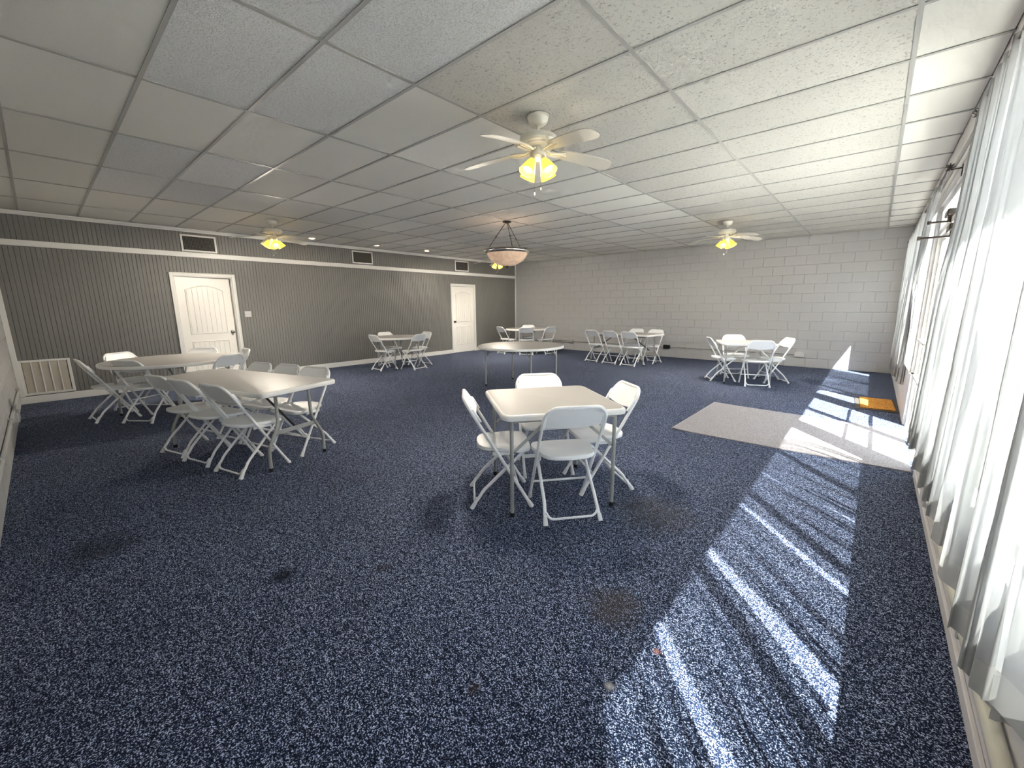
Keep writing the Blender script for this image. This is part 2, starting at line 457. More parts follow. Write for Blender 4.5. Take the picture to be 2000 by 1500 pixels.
def arch_loop(y0, y1, z0, z1, rise, n=14):
    """closed loop in (y,z), flat sides, shallow arched head"""
    pts = [(y0, z0), (y1, z0)]
    for k in range(n+1):
        t = k/n; y = y1 + (y0-y1)*t
        pts.append((y, z1 - rise + rise*(1-(2*t-1)**2)))
    return pts
def offset_rect(y0, y1, z0, z1, d): return (y0+d, y1-d, z0+d, z1-d)
def panel_door(name, D, hinge, ajar, knob_mat, label):
    y0, y1, zt = D[0]+CAS, D[1]-CAS, D[2]-CAS
    e = empty(name, (XL, 0, 0)); tag(e, label, 'door', kind='structure')
    # casing and jamb
    c = MB()
    c.bbox(0, .02, D[0], y0, 0, D[2], .004); c.bbox(0, .02, y1, D[1], 0, D[2], .004); c.bbox(0, .02, y0, y1, zt, D[2], .004)
    c.bbox(.004, .026, D[0]+.004, D[0]+.02, 0, D[2]-.004, .003); c.bbox(.004, .026, D[1]-.02, D[1]-.004, 0, D[2]-.004, .003)
    c.bbox(.004, .026, D[0]+.02, D[1]-.02, D[2]-.02, D[2]-.004, .003)
    c.build('casing', M['white_trim'], e)
    j = MB().quadbox(-.14, 0, y0-.004, y0+.014, 0, zt).quadbox(-.14, 0, y1-.014, y1+.004, 0, zt).quadbox(-.14, 0, y0, y1, zt-.014, zt)
    j.build('jamb', M['white_trim'], e)
    box('gap_shade_sheet', (-.139, -.132, y0+.014, y1-.014, 0, zt-.014), M['void'], e)  # dark sheet painted as the unlit space behind the leaf
    # leaf
    a, b_ = y0+.017, y1-.017; w = b_-a; h = zt-.02
    leaf = MB().bbox(-.040, 0, 0, w, .008, h, .003).build('leaf', M['door_white'], e)
    pv = a if hinge == 'near' else b_
    s = 1 if hinge == 'near' else -1
    leaf.location = (-.012, pv, 0)
    leaf.rotation_euler = (0, 0, R(ajar)*s)
    def W(y): return y if hinge == 'near' else y - w
    if hinge != 'near':
        leaf.data = MB().bbox(-.040, 0, -w, 0, .008, h, .003).mesh('leaf', M['door_white'])
    st = .125
    for (z0, z1, rise, planks) in ((.93, h-.14, .085, 7), (.24, .80, 0.0, 7)):
        lo = arch_loop(W(st), W(w-st), z0, z1, rise); li = arch_loop(W(st)+.022, W(w-st)-.022, z0+.022, z1-.022, rise)
        lm = arch_loop(W(st)+.010, W(w-st)-.010, z0+.010, z1-.010, rise)
        mo = MB()
        mo.loft([[(.0005, y, z) for y, z in lo], [(.015, y, z) for y, z in lm], [(.0005, y, z) for y, z in li]], False, False)
        mo.build('moulding', M['door_white'], leaf, smooth=30)
        pw = (w - 2*st - .05)/planks
        for k in range(planks):
            q0 = W(st)+.025 + pw*k + .004; q1 = q0 + pw - .008
            def top(y):
                t = (y - (W(st)+.022))/((w-2*st-.044)); return z1-.022 - rise + rise*(1-(2*t-1)**2)
            poly = [(q0, z0+.026), (q1, z0+.026), (q1, top(q1)-.004), ((q0+q1)/2, top((q0+q1)/2)-.004), (q0, top(q0)-.004)]
            MB().prism(poly, lambda u, v, d: (d, u, v), .0, .009).build('plank', M['door_white'], leaf)
    ky = W(w-.06) if hinge == 'near' else W(.06)
    kn = MB().lathe([(0,.0),(.030,.001),(.030,.008),(.012,.012),(.011,.030),(.022,.036),(.028,.048),(.024,.062),(.0,.067)], 16,
                    mat=Matrix.Rotation(R(90), 3, 'Y'))
    ko = kn.build('knob', knob_mat, leaf, smooth=40); ko.location = (.001, ky, .95)
    return e
panel_door('door_1', D1, 'near', 5.5, M['chrome'], 'white arched panel door standing slightly ajar beside the light switch')
panel_door('door_2', D2, 'far', 0.0, M['bronze'], 'white arched panel door near the far corner, closed')

# ---- block walls
def block_mesh(w, h, mat):
    b = MB(); d = .007; g = .0025; c = .0055
    o = [(-w/2+g, -h/2+g), (w/2-g, -h/2+g), (w/2-g, h/2-g), (-w/2+g, h/2-g)]
    i = [(-w/2+g+c, -h/2+g+c), (w/2-g-c, -h/2+g+c), (w/2-g-c, h/2-g-c), (-w/2+g+c, h/2-g-c)]
    b.loft([[(x, d+.004, z) for x, z in o], [(x, .004, z) for x, z in o], [(x, 0, z) for x, z in i]], True, False)
    return b.mesh('block', mat)
def block_wall(wall, x0, x1, mat, ph, facing, keep, limit=300):
    BL, BH = .4064, .2032
    cells = []
    for k in range(15):
        z0 = BH*k; z1 = min(BH*(k+1), H+.02)
        if z1 - z0 < .02: continue
        off = ph + (BL/2 if k % 2 else 0)
        s = math.floor((x0-off)/BL); q = off + s*BL
        while q < x1:
            a, b = max(q, x0), min(q+BL, x1)
            if b - a > .03: cells.append((a, b, z0, z1))
            q += BL
    cells.sort(key=keep)
    cache = {}; rest = MB()
    for n, (a, b, z0, z1) in enumerate(cells):
        key = (round(b-a, 3), round(z1-z0, 3))
        if key not in cache: cache[key] = block_mesh(b-a, z1-z0, mat)
        if n < limit:
            o = put('block', cache[key], wall, ((a+b)/2, 0, (z0+z1)/2))
            if facing < 0: o.rotation_euler = (0, 0, math.pi)
        else:
            bse = len(rest.v)
            for v in cache[key].vertices:
                rest.v.append(((a+b)/2 + v.co.x*facing, v.co.y*facing, (z0+z1)/2 + v.co.z))
            for pl in cache[key].polygons: rest.f.append(tuple(bse+i for i in pl.vertices))
    if rest.v: tag(rest.build('small_blocks', mat, wall), kind='stuff')
wall_f = MB().quadbox(XL-.14, XR+.16, .007, .15, -.06, H+.12).build('wall_far', M['block'])
wall_f.location = (0, YF, 0); tag(wall_f, 'pale grey painted concrete block wall at the far end', 'wall', kind='structure')
block_wall(wall_f, XL, XR, M['block'], -2.677 - .4064*18, 1, lambda c: -(c[0]+c[1])/2)
wall_n = MB().quadbox(XL-.14, XR+.16, -.15, -.007, -.06, H+.12).build('wall_near', M['near_block'])
wall_n.location = (0, YN, 0); tag(wall_n, 'grey painted block wall at the left edge, close to the camera', 'wall', kind='structure')
block_wall(wall_n, XL, XR, M['near_block'], -9.6, -1, lambda c: (c[0] > -3.2, c[2] > 1.55, c[0]), 130)

# ---- window wall
SILL, HEAD = .60, 2.40
DA, DB = 4.66, 6.46                      # double glass door opening
WX0, WX1 = XR, XR + .15
m = MB()
m.quadbox(WX0, WX1, YN-.1, DA-.09, 0, SILL); m.quadbox(WX0, WX1, DB+.06, YF+.1, 0, SILL)
m.quadbox(WX0, WX1, YN-.1, YF+.1, HEAD, H+.12)
m.quadbox(WX0, WX1, 10.36, YF+.1, SILL, HEAD)
m.quadbox(WX0, WX1, YN-.1, YN+.12, SILL, HEAD)
m.quadbox(WX0, WX1, DB+.06, DB+.30, SILL, HEAD)
m.quadbox(WX0, WX1, 4.38, DA-.09, SILL, HEAD)
wall_r = tag(m.build('wall_right', M['sill_wall']), 'low painted wall under the long row of windows', 'wall', kind='structure')
tag(bbox('trim_5', (XR-.014, XR, YN, DA-.09, .085, .105), .003, M['sill_wall']), kind='structure')
tag(bbox('trim_6', (XR-.02, XR, YN, YF, 2.50, 2.53), .004, M['frame_alu']), kind='structure')
tag(bbox('trim_7', (XR-.03, XR, YN, YF, 2.59, 2.62), .004, M['frame_alu']), kind='structure')
tag(bbox('trim_8', (XR-.018, XR+.10, YN+.1, DA-.09, SILL-.002, SILL+.02), .004, M['frame_alu']), kind='structure')
tag(bbox('trim_9', (XR-.018, XR+.10, DB+.06, 10.36, SILL-.002, SILL+.02), .004, M['frame_alu']), kind='structure')
def window(name, edges, label):
    e = empty(name, (XR+.075, edges[0], SILL)); tag(e, label, 'window', kind='structure')
    y0 = edges[0]; fr = MB()
    h = HEAD - SILL
    fr.quadbox(-.03, .03, 0, edges[-1]-y0, .018, .06); fr.quadbox(-.03, .03, 0, edges[-1]-y0, h-.045, h)
    fr.build('window_frame', M['frame_alu'], e)
    for q in edges: box('mullion', (-.03, .03, q-y0-.022, q-y0+.022, .06, h-.045), M['frame_alu'], e)
    for a, b in zip(edges, edges[1:]):
        box('pane', (-.003, .003, a-y0+.022, b-y0-.022, .06, h-.045), M['glass'], e)
window('window_1', [YN+.13, .95, 2.15, 3.35, 4.36], 'long window behind the sheer curtains nearest the camera')
window('window_2', [DB+.32, 7.62, 8.98, 10.34], 'long window behind the sheer curtains by the far wall')
# double glass door
e = tag(empty('door_3', (XR+.075, DA, 0)), 'double glass entrance door in the window wall by the rug', 'door', kind='structure')
W2 = DB - DA
fr = MB().quadbox(-.05, .05, -.09, 0, 0, HEAD).quadbox(-.05, .05, W2, W2+.06, 0, HEAD).quadbox(-.05, .05, 0, W2, 2.10, 2.16).quadbox(-.05, .05, 0, W2, HEAD-.05, HEAD)
fr.build('door_frame', M['frame_alu'], e)
box('transom_pane', (-.003, .003, 0, W2, 2.16, HEAD-.05), M['glass'], e)
for (a, b) in ((.008, W2/2-.004), (W2/2+.004, W2-.008)):
    lf = MB().quadbox(-.02, .02, a, a+.055, .01, 2.09).quadbox(-.02, .02, b-.055, b, .01, 2.09).quadbox(-.02, .02, a+.055, b-.055, .01, .05).quadbox(-.02, .02, a+.055, b-.055, 2.03, 2.09)
    lf = lf.build('leaf', M['frame_alu'], e)
    box('pane', (-.003, .003, a+.055, b-.055, .05, 2.03), M['glass'], lf)
    MB().tube([(-.02, a+.03, 1.0), (-.06, a+.05, 1.0), (-.06, b-.05, 1.0), (-.02, b-.03, 1.0)], .016).build('push_bar', M['frame_alu'], lf, 40)
    MB().tube([(-.02, a+.03, .60), (-.05, a+.05, .60), (-.05, b-.05, .60), (-.02, b-.03, .60)], .018).build('push_bar', M['frame_alu'], lf, 40)
# the ground and the roof overhang outside
tag(box('added_asphalt', (9.0, 60, -40, 55, -.14, -.09), M['asphalt']), 'unseen dark asphalt added beyond the pavement to cut light from outside', 'asphalt', kind='structure')  # unseen asphalt, added dark to lower the light near the horizon
tag(box('pavement', (XR+.02, 9.0, -30, 45, -.10, -.06), M['concrete']), 'bright concrete pavement outside the glass door', 'pavement', kind='structure')
tag(box('roof_overhang', (XR+.15, .83, YN-3, YF+3, 2.74, 2.90), M['soffit']), 'roof overhang outside above the windows', 'roof', kind='structure')

# ================================================================== CHAIRS
def make_chair():
    e = empty('folding_chair')
    KZ = 1.71
    def fy(z): return .215 - z/KZ
    X = .205
    # backrest tube (inverted U above the seat)
    pts = [(-X, fy(.43), .43), (-X, fy(.56), .56), (-X, fy(.69), .69)]
    for k in range(1, 8):
        a = math.pi/2*k/8
        pts.append((-X + .085*(1-math.cos(a)), fy(.69+.105*math.sin(a)), .69+.105*math.sin(a)))
    pts.append((-.12, fy(.795), .795))
    pts += [(-x, y, z) for x, y, z in reversed(pts)]
    MB().tube(pts, .0115, 8).build('back_frame', M['tube_white'], e, 40)
    # backrest shell
    nu, nv = 14, 7; b = MB()
    fr_, bk = [], []
    for j in range(nv+1):
        v = j/nv
        for i in range(nu+1):
            u = -1 + 2*i/nu
            zt = .792 if abs(u) < .55 else .792 - .085*(1-math.sqrt(max(0, 1-((abs(u)-.55)/.45)**2)))
            zb = .665 - .022*(1-u*u)
            z = zb + (zt-zb)*v; x = u*.196
            bow = -.020*(1-u*u)
            y = fy(z) + .020 + bow
            fr_.append((x, y, z)); bk.append((x, y-.013, z-.004))
    n = (nu+1)*(nv+1); b.v = fr_ + bk
    for j in range(nv):
        for i in range(nu):
            q = [j*(nu+1)+i, j*(nu+1)+i+1, (j+1)*(nu+1)+i+1, (j+1)*(nu+1)+i]
            b.f.append(tuple(q)); b.f.append(tuple(n+k for k in reversed(q)))
    for i in range(nu):
        b.f.append((i, n+i, n+i+1, i+1)); t = nv*(nu+1)
        b.f.append((t+i, t+i+1, n+t+i+1, n+t+i))
    for j in range(nv):
        l = j*(nu+1); r_ = l+nu
        b.f.append((l, l+nu+1, n+l+nu+1, n+l)); b.f.append((r_, n+r_, n+r_+nu+1, r_+nu+1))
    # moulded side lips that wrap the tube
    for s in (-1, 1):
        b.bbox(s*.196-.012, s*.196+.012, -.03, .03, -.05, .045, .006)
        for k in range(len(b.v)-24, len(b.v)):
            x, y, z = b.v[k]; z += .685
            b.v[k] = (x, fy(z) + .012 + y*.55, z)
    b.build('backrest', M['chair_white'], e, 50)
    # seat
    half = [(0,-.165),(.06,-.163),(.11,-.152),(.15,-.128),(.176,-.09),(.186,-.04),(.190,.0),(.204,.03),(.213,.07),(.215,.12),(.208,.165),(.188,.198),(.155,.212),(.09,.216),(0,.217)]
    loop = half + [(-x, y) for x, y in reversed(half[1:-1])]
    def ring(s, z, dish=0): return [(x*s, .02+(y-.02)*s, z - .012*(y/.2)*.5) for x, y in loop]
    st = MB().loft([ring(.955,.412), ring(.995,.418), ring(1.0,.430), ring(.985,.441), ring(.93,.443), ring(.6,.437), ring(.25,.435)])
    st.build('seat', M['chair_white'], e, 40)
    # front legs (the back tube carried on down) with caps
    for s in (-1, 1):
        l = MB().tube([(s*X, fy(.44), .44), (s*X, fy(.2), .2), (s*X, fy(.03), .03)], .0115, 8).build('leg', M['tube_white'], e, 40)
        MB().tube([(s*X, fy(.05), .05), (s*X, fy(.02), .02), (s*X, fy(.0), .0)], [.0135, .016, .017], 8).build('foot_cap', M['cap_white'], l, 40)
    # rear legs
    for s in (-1, 1):
        p = [(s*.172, .165, .408), (s*.174, .03, .280), (s*.177, -.115, .140), (s*.178, -.135, .117), (s*.180, -.149, .094), (s*.186, -.205, .018)]
        l = MB().tube(p, .0115, 8).build('leg', M['tube_white'], e, 40)
        MB().tube([(s*.184, -.185, .045), (s*.186, -.203, .018), (s*.187, -.213, .0)], [.0135, .0165, .0175], 8).build('foot_cap', M['cap_white'], l, 40)
    MB().tube([(-X, fy(.165), .165), (X, fy(.165), .165)], .0085, 6).build('stretcher', M['tube_white'], e, 40)
    u = [(-.178, -.176, .075)] + [(-.172+.05*(1-math.cos(a)), -.18-.012*math.sin(a), .075-.045*math.sin(a)) for a in [math.pi/2*k/5 for k in range(1, 6)]]
    u += [(-x, y, z) for x, y, z in reversed(u)]
    MB().tube(u, .0085, 6).build('stretcher', M['tube_white'], e, 40)
    for s in (-1, 1): MB().bbox(s*.19-.006, s*.19+.006, -.06, .10, .388, .416, .004).build('hinge_bracket', M['tube_white'], e)
    return e
chair0 = make_chair(); _used = []
def chair(x, y, face, label, group):
    """face: direction the sitter looks, degrees from +x"""
    o = chair0 if not _used else dup(chair0)
    _used.append(1)
    o.location = (x, y, 0); o.rotation_euler = (0, 0, R(face-90))
    tag(o, label, 'chair', group)

# ================================================================== TABLES
def rr_loop(w, d, r, n=6):
    L = []
    for (cx, cy, a0) in ((w/2-r, d/2-r, 0), (-w/2+r, d/2-r, 90), (-w/2+r, -d/2+r, 180), (w/2-r, -d/2+r, 270)):
        for k in range(n+1):
            a = R(a0 + 90*k/n); L.append((cx + r*math.cos(a), cy + r*math.sin(a)))
    return L
def circ(r, n=56): return [(r*math.cos(2*math.pi*k/n), r*math.sin(2*math.pi*k/n)) for k in range(n)]
TZ = .728
def table_top(e, lp):
    sc = lambda s, d, z: [(x*s - (d*x/abs(x) if abs(x) > 1e-6 else 0)*0, y*s, z) for x, y in lp]
    R_ = max(abs(p[0]) for p in lp)
    k = lambda d: 1 - d/R_
    MB().loft([sc(k(.012),0,TZ-.045), sc(k(.002),0,TZ-.040), sc(1,0,TZ-.02), sc(k(.002),0,TZ-.008), sc(k(.010),0,TZ-.0015), sc(k(.016),0,TZ-.001)], True, True).build('rim', M['table_edge_lit'], e, 50)
    MB().loft([sc(k(.017),0,TZ-.003), sc(k(.017),0,TZ-.0005), sc(k(.020),0,TZ)], True, False).build('tabletop', M['table_top'], e, 50)
def leg_straight(e, x, y, z1=TZ-.04, r=.0135):
    l = MB().tube([(x, y, .02), (x, y, z1)], r, 10).build('leg', M['steel'], e, 40)
    MB().tube([(x, y, 0), (x, y, .028)], r+.0035, 10).build('foot_cap', M['rubber'], l, 40)
    return l
def strip(e, a, b, w=.02, t=.003, mat='steel', name='brace'):
    """flat steel strip from a to b, standing on edge"""
    a, b = Vector(a), Vector(b); d = (b-a).normalized(); s = Vector((-d.y, d.x, 0))
    s = s.normalized() if s.length > 1e-6 else Vector((1,0,0)); u = d.cross(s)
    P = lambda p, i, j: p + s*t*i + u*w/2*j
    MB().loft([[P(a,-1,-1),P(a,1,-1),P(a,1,1),P(a,-1,1)], [P(b,-1,-1),P(b,1,-1),P(b,1,1),P(b,-1,1)]]).build(name, M[mat], e)
def square_table(x, y, rot, label):
    e = tag(empty('card_table', (x, y, 0), R(rot)), label, 'table', 'square folding tables')
    table_top(e, rr_loop(.86, .86, .06))
    q = .362
    for sx, sy in ((1,1),(1,-1),(-1,1),(-1,-1)):
        l = leg_straight(e, sx*q, sy*q)
        # each pair of legs folds along one side: a jointed brace per leg
        strip(e, (sx*(q-.012), sy*q, .455), (sx*.10, sy*q*.99, TZ-.05), .02, .003)
        MB().tube([(sx*(q-.016), sy*q-.014, .455), (sx*(q-.016), sy*q+.014, .455)], .006, 8).build('rivet', M['chrome'], l, 40)
    for s in (-1, 1):
        box('rail', (-q-.01, q+.01, s*q-.012, s*q+.012, TZ-.068, TZ-.042), M['steel'], e)
    for s in (-1, 1):
        box('rail', (s*q-.010, s*q+.010, -q+.012, q-.012, TZ-.066, TZ-.042), M['dark_steel'], e)
def long_table(x, y, rot, label):
    e = tag(empty('folding_table', (x, y, 0), R(rot)), label, 'table', 'long folding tables')
    table_top(e, rr_loop(1.83, .76, .055))
    for s in (-1, 1):
        lx = s*.765
        for t in (-1, 1):
            p = [(lx, t*.165, TZ-.045), (lx, t*.167, .46), (lx, t*.172, .41), (lx, t*.190, .36), (lx, t*.262, .225), (lx, t*.274, .185), (lx, t*.277, .14), (lx, t*.277, .02)]
            l = MB().tube(p, .0145, 10).build('leg', M['steel'], e, 40)
            MB().tube([(lx, t*.277, 0), (lx, t*.277, .03)], .018, 10).build('foot_cap', M['rubber'], l, 40)
        cp = MB().bbox(lx-.004, lx+.004, -.21, .21, .305, .345, .003).build('cross_plate', M['steel'], e)
        strip(e, (lx, 0, .33), (s*.22, 0, TZ-.055), .024, .004, 'dark_steel')
    for t in (-1, 1):
        box('rail', (-.78, .78, t*.27-.012, t*.27+.012, TZ-.07, TZ-.042), M['dark_steel'], e)
def round_table(x, y, rot, rad, qx, qy, label):
    e = tag(empty('round_table', (x, y, 0), R(rot)), label, 'table', 'round folding tables')
    table_top(e, circ(rad))
    for sx in (-1, 1):
        for sy in (-1, 1):
            l = leg_straight(e, sx*qx, sy*qy)
            MB().tube([(sx*qx, sy*(qy-.006), .52), (sx*(qx-.06), sy*(qy-.02), .60), (sx*(qx-.15), sy*(qy-.04), TZ-.055)], .008, 8).build('brace', M['steel'], e, 40)
        MB().tube([(sx*qx, -qy, .68), (sx*qx, qy, .68)], .011, 8).build('cross_bar', M['steel'], e, 40)
        strip(e, (sx*qx, 0, .68), (sx*.06, 0, TZ-.06), .022, .003, 'dark_steel')
    for s in (-1, 1):
        box('rail', (-qx-.04, qx+.04, s*qy*.8-.012, s*qy*.8+.012, TZ-.07, TZ-.042), M['dark_steel'], e)

# ---- the square table in front
square_table(-1.771, 2.442, 52.8, 'square white folding table with four chairs, closest to the camera')
g = 'chairs at the nearest square table'
chair(-1.498, 2.260, 140.5, 'white folding chair seen from behind, at the near side of the closest square table', g)
chair(-1.985, 2.114, 47.3, 'white folding chair seen side-on, at the left of the closest square table', g)
chair(-1.543, 2.800, 232, 'white folding chair at the right of the closest square table, back towards the rug', g)
chair(-2.060, 2.765, 320, 'white folding chair behind the closest square table, only its backrest clear', g)
# ---- long table front left
long_table(-4.64, 1.22, 15.5, 'long white folding table with bowed grey legs, in front of the left round table')
g = 'chairs at the left long table'
chair(-4.075, 1.085, 104, 'white folding chair at the near side of the left long table, nearest the bowed legs', g)
chair(-4.610, .965, 105.7, 'white folding chair in the middle of the near side of the left long table', g)
chair(-5.075, .875, 105.7, 'white folding chair at the near side of the left long table, furthest left', g)
chair(-4.26, 1.615, -71, 'white folding chair on the far side of the left long table, nearest its right end', g)
chair(-4.70, 1.50, -74, 'white folding chair in the middle of the far side of the left long table', g)
chair(-5.14, 1.37, -76, 'white folding chair across the left long table, closest to the ajar door', g)
# ---- round table by the ajar door
round_table(-7.27, 1.15, 30, .76, .49, .40, 'large round folding table in front of the ajar white door')
g = 'chairs at the left round table'
chair(-7.425, .488, 95.5, 'white folding chair seen edge-on beside the floor return vent', g)
chair(-6.935, .80, 128.7, 'white folding chair with its back to us, left of the round table by the door', g)
chair(-7.86, .80, 30, 'white folding chair behind the left rim of the round table, above the return grille', g)
chair(-7.74, 1.52, -35, 'white folding chair against the ajar white door, behind the round table', g)
chair(-7.22, 1.80, -92, 'white folding chair right of the ajar door, seen sideways behind the round table', g)
chair(-6.66, 1.53, 208, 'white folding chair at the right front of the left round table, its back towards us', g)
# ---- empty round table
round_table(-4.67, 5.58, 4, .76, .49, .40, 'large round folding table without any chairs, in the middle of the room')
# ---- small round table by the left wall
round_table(-8.38, 5.50, 2, .61, .33, .33, 'small round folding table against the grey wall left of the closed door')
g = 'chairs at the small round table by the grey wall'
chair(-8.34, 5.08, 90, 'white folding chair at the left of the small round table by the grey wall', g)
chair(-7.90, 5.585, 189, 'white folding chair at the front right of the small round table, showing its white back', g)
chair(-8.84, 5.60, 2, 'white folding chair between the small round table and the grey wall', g)
chair(-8.30, 6.05, -92, 'white folding chair at the small round table, seen side-on nearest the closed door', g)
# ---- round table in the far corner
round_table(-7.97, 9.82, 10, .66, .40, .40, 'round folding table in the far left corner of the room')
g = 'chairs at the corner round table'
chair(-8.28, 9.22, 76, 'white folding chair at the left of the far corner round table, nearest the closed door', g)
chair(-7.59, 9.31, 130, 'white folding chair with its back to the camera at the far corner round table', g)
chair(-7.26, 9.85, 165, 'white folding chair at the right of the far corner round table', g)
chair(-8.20, 10.16, -52, 'white folding chair mostly hidden behind the far corner round table', g)
# ---- long table by the far wall
long_table(-4.665, 9.55, -8.5, 'long white folding table set along the far block wall')
g = 'chairs at the far long table'
chair(-5.28, 9.33, 80, 'leftmost white folding chair on the near side of the long table by the block wall', g)
chair(-4.73, 9.22, 82, 'middle white folding chair on the near side of the long table by the block wall', g)
chair(-4.215, 9.14, 85, 'rightmost white folding chair on the near side of the long table by the block wall', g)
chair(-4.07, 9.84, -98, 'white folding chair between the far long table and the block wall, at its right end', g)
chair(-4.60, 9.90, -98, 'white folding chair between the far long table and the block wall, nearer its middle', g)
# ---- square table near the rug
square_table(-1.73, 8.48, 24, 'square white folding table near the far end of the rug')
g = 'chairs at the far square table'
chair(-2.08, 8.36, 30, 'white folding chair at the left of the far square table, seen side-on', g)
chair(-1.46, 8.17, 113, 'white folding chair with its back to the camera at the far square table', g)
chair(-1.30, 8.74, 213, 'white folding chair at the right of the far square table, towards the doormat', g)
chair(-1.97, 8.92, -62, 'white folding chair behind the far square table, next to the block wall', g)

# ================================================================== CEILING FANS
def fan_proto():
    e = empty('ceiling_fan')
    fc = M['fan_cream']
    MB().lathe([(0,0),(.083,0),(.085,-.010),(.077,-.016),(.075,-.032),(.066,-.052),(.048,-.066),(.026,-.071),(0,-.071)], 24).build('canopy', fc, e, 35)
    MB().lathe([(.013,-.06),(.013,-.122),(.022,-.128),(.024,-.144)], 14).build('downrod', fc, e, 35)
    MB().lathe([(0,-.138),(.09,-.140),(.132,-.144),(.142,-.152),(.142,-.184),(.132,-.198),(.115,-.204),(.112,-.212),(.085,-.220),(0,-.220)], 32).build('motor_housing', fc, e, 35)
    MB().lathe([(0,-.215),(.048,-.215),(.048,-.262),(.062,-.266),(.066,-.290),(.056,-.306),(.03,-.314),(0,-.315)], 24).build('light_kit', fc, e, 35)
    for k in range(5):
        a = R(72*k); rot = Matrix.Rotation(a, 3, 'Z')
        def T(r, s, z): v = rot @ Vector((r, s, z)); return (v.x, v.y, v.z)
        zb = lambda r: -.252 - .150*max(0, (r-.18))**1.25 - .0
        # iron: two prongs from hub to blade
        ir = MB()
        for s in (-1, 1):
            ir.tube([T(.05, s*.008, -.235), T(.10, s*.020, -.262), T(.15, s*.034, -.262), T(.215, s*.040, zb(.215)-.006)], .0075, 6)
        ir.tube([T(.10, 0, -.258), T(.235, 0, zb(.235)-.007)], .006, 6)
        ir.build('blade_iron', fc, e, 40)
        prof = [(.165,.044),(.20,.055),(.30,.062),(.42,.067),(.54,.069),(.585,.064),(.610,.048),(.620,.025)]
        top, bot = [], []
        b = MB(); rows = []
        for (r, w) in prof:
            tilt = -math.tan(R(12))
            rows.append([T(r, s*w, zb(r) + s*w*tilt + dz) for s, dz in ((-1,0),(-.5,0),(0,0),(.5,0),(1,0),(1,-.006),(.5,-.006),(0,-.006),(-.5,-.006),(-1,-.006))])
        b.loft(rows); b.build('blade', M['blade'], e, 30)
    for k in range(4):
        a = R(-52 + 45 + 90*k)
        ax = Matrix.Rotation(a, 3, 'Z') @ Matrix.Rotation(R(-33), 3, 'Y')
        base = Vector((math.cos(a)*.045, math.sin(a)*.045, -.300))
        MB().lathe([(.016,.0),(.024,-.012),(.026,-.030),(.022,-.036)], 14, base, ax).build('lamp_socket', fc, e, 35)
        s = MB().lathe([(.024,-.026),(.034,-.045),(.046,-.085),(.056,-.125),(.064,-.145),(.061,-.145),(.052,-.122),(.042,-.085),(.030,-.046),(.022,-.030)], 18, base, ax).build('glass_shade', M['shade'], e, 50)
        MB().lathe([(0,-.040),(.014,-.045),(.024,-.075),(.027,-.092),(.020,-.110),(0,-.116)], 12, base, ax).build('bulb', M['bulb'], s, 60)
    for (px, py, ln) in ((.02,.01,.20),(-.02,-.015,.235)):
        c = MB().tube([(px,py,-.31),(px,py,-.31-ln)], .0016, 5).build('pull_chain', M['nickel'], e)
        MB().tube([(px,py,-.31-ln-.022),(px,py,-.31-ln-.012),(px,py,-.31-ln)], [.003,.005,.003], 8).build('pull_bob', fc, c, 40)
    return e
fan = fan_proto()
FANS = [((-2.118, 2.748), 57, 'large cream ceiling fan with lit shades, nearest the camera'),
        ((-7.710, 2.788), 103, 'cream ceiling fan with lit shades near the grey wall, above the ajar door side'),
        ((-2.131, 8.225), -30, 'cream ceiling fan with lit shades above the far square table'),
        ((-7.710, 8.250), -140, 'ceiling fan partly hidden behind the hanging bowl light')]
for n, ((x, y), a, lab) in enumerate(FANS):
    o = fan if n == 0 else dup(fan)
    o.location = (x, y, H-.002); o.rotation_euler = (0, 0, 0)
    tag(o, lab, 'ceiling fan', 'ceiling fans')
    for k in range(4):                       # one lamp at the mouth of each shade
        a_ = R(-52 + 45 + 90*k)
        ld = bpy.data.lights.new('fan_lamp', 'SPOT'); ld.energy = 6.6; ld.color = (1.0, .90, .76); ld.shadow_soft_size = .04
        ld.spot_size = R(165); ld.spot_blend = .5
        lo = bpy.data.objects.new('fan_lamp', ld); COL.objects.link(lo); lo.parent = o
        t_ = R(33); dr = Vector((math.cos(a_)*math.sin(t_), math.sin(a_)*math.sin(t_), -math.cos(t_)))
        lo.location = Vector((math.cos(a_)*.045, math.sin(a_)*.045, -.300)) + dr*.150
        lo.rotation_euler = dr.to_track_quat('-Z', 'Y').to_euler()
    ld = bpy.data.lights.new('fan_glow', 'POINT'); ld.energy = 1.0; ld.color = (1.0, .76, .46); ld.shadow_soft_size = .09
    lo = bpy.data.objects.new('fan_glow', ld); COL.objects.link(lo); lo.parent = o; lo.location = (0, 0, -.375)
    for ch in o.children:
        if ch.name.split('.')[0] in ('blade', 'blade_iron'): ch.rotation_euler = (0, 0, R(a))

# ---- hanging bowl light
e = tag(empty('bowl_pendant', (-4.942, 5.544, H-.002)), 'hanging alabaster bowl light with a dark metal rim in the middle of the ceiling', 'pendant light')
MB().lathe([(0,0),(.06,0),(.075,-.008),(.070,-.022),(.03,-.034),(0,-.036)], 24).build('canopy', M['bronze'], e, 35)
rim = MB().lathe([(.385,-.462),(.405,-.466),(.412,-.474),(.404,-.486),(.385,-.492),(.385,-.503),(.376,-.520),(.362,-.532),(.352,-.530),(.352,-.468)], 48).build('rim', M['nickel'], e, 35)
MB().lathe([(.356,-.520),(.345,-.556),(.318,-.604),(.270,-.655),(.20,-.700),(.12,-.728),(.03,-.738),(0,-.739)], 48).build('glass_bowl', M['alabaster'], e, 60)
MB().lathe([(0,-.735),(.035,-.738),(.030,-.748),(.012,-.752),(.015,-.766),(.008,-.776),(0,-.778)], 16).build('finial', M['bronze'], e, 40)
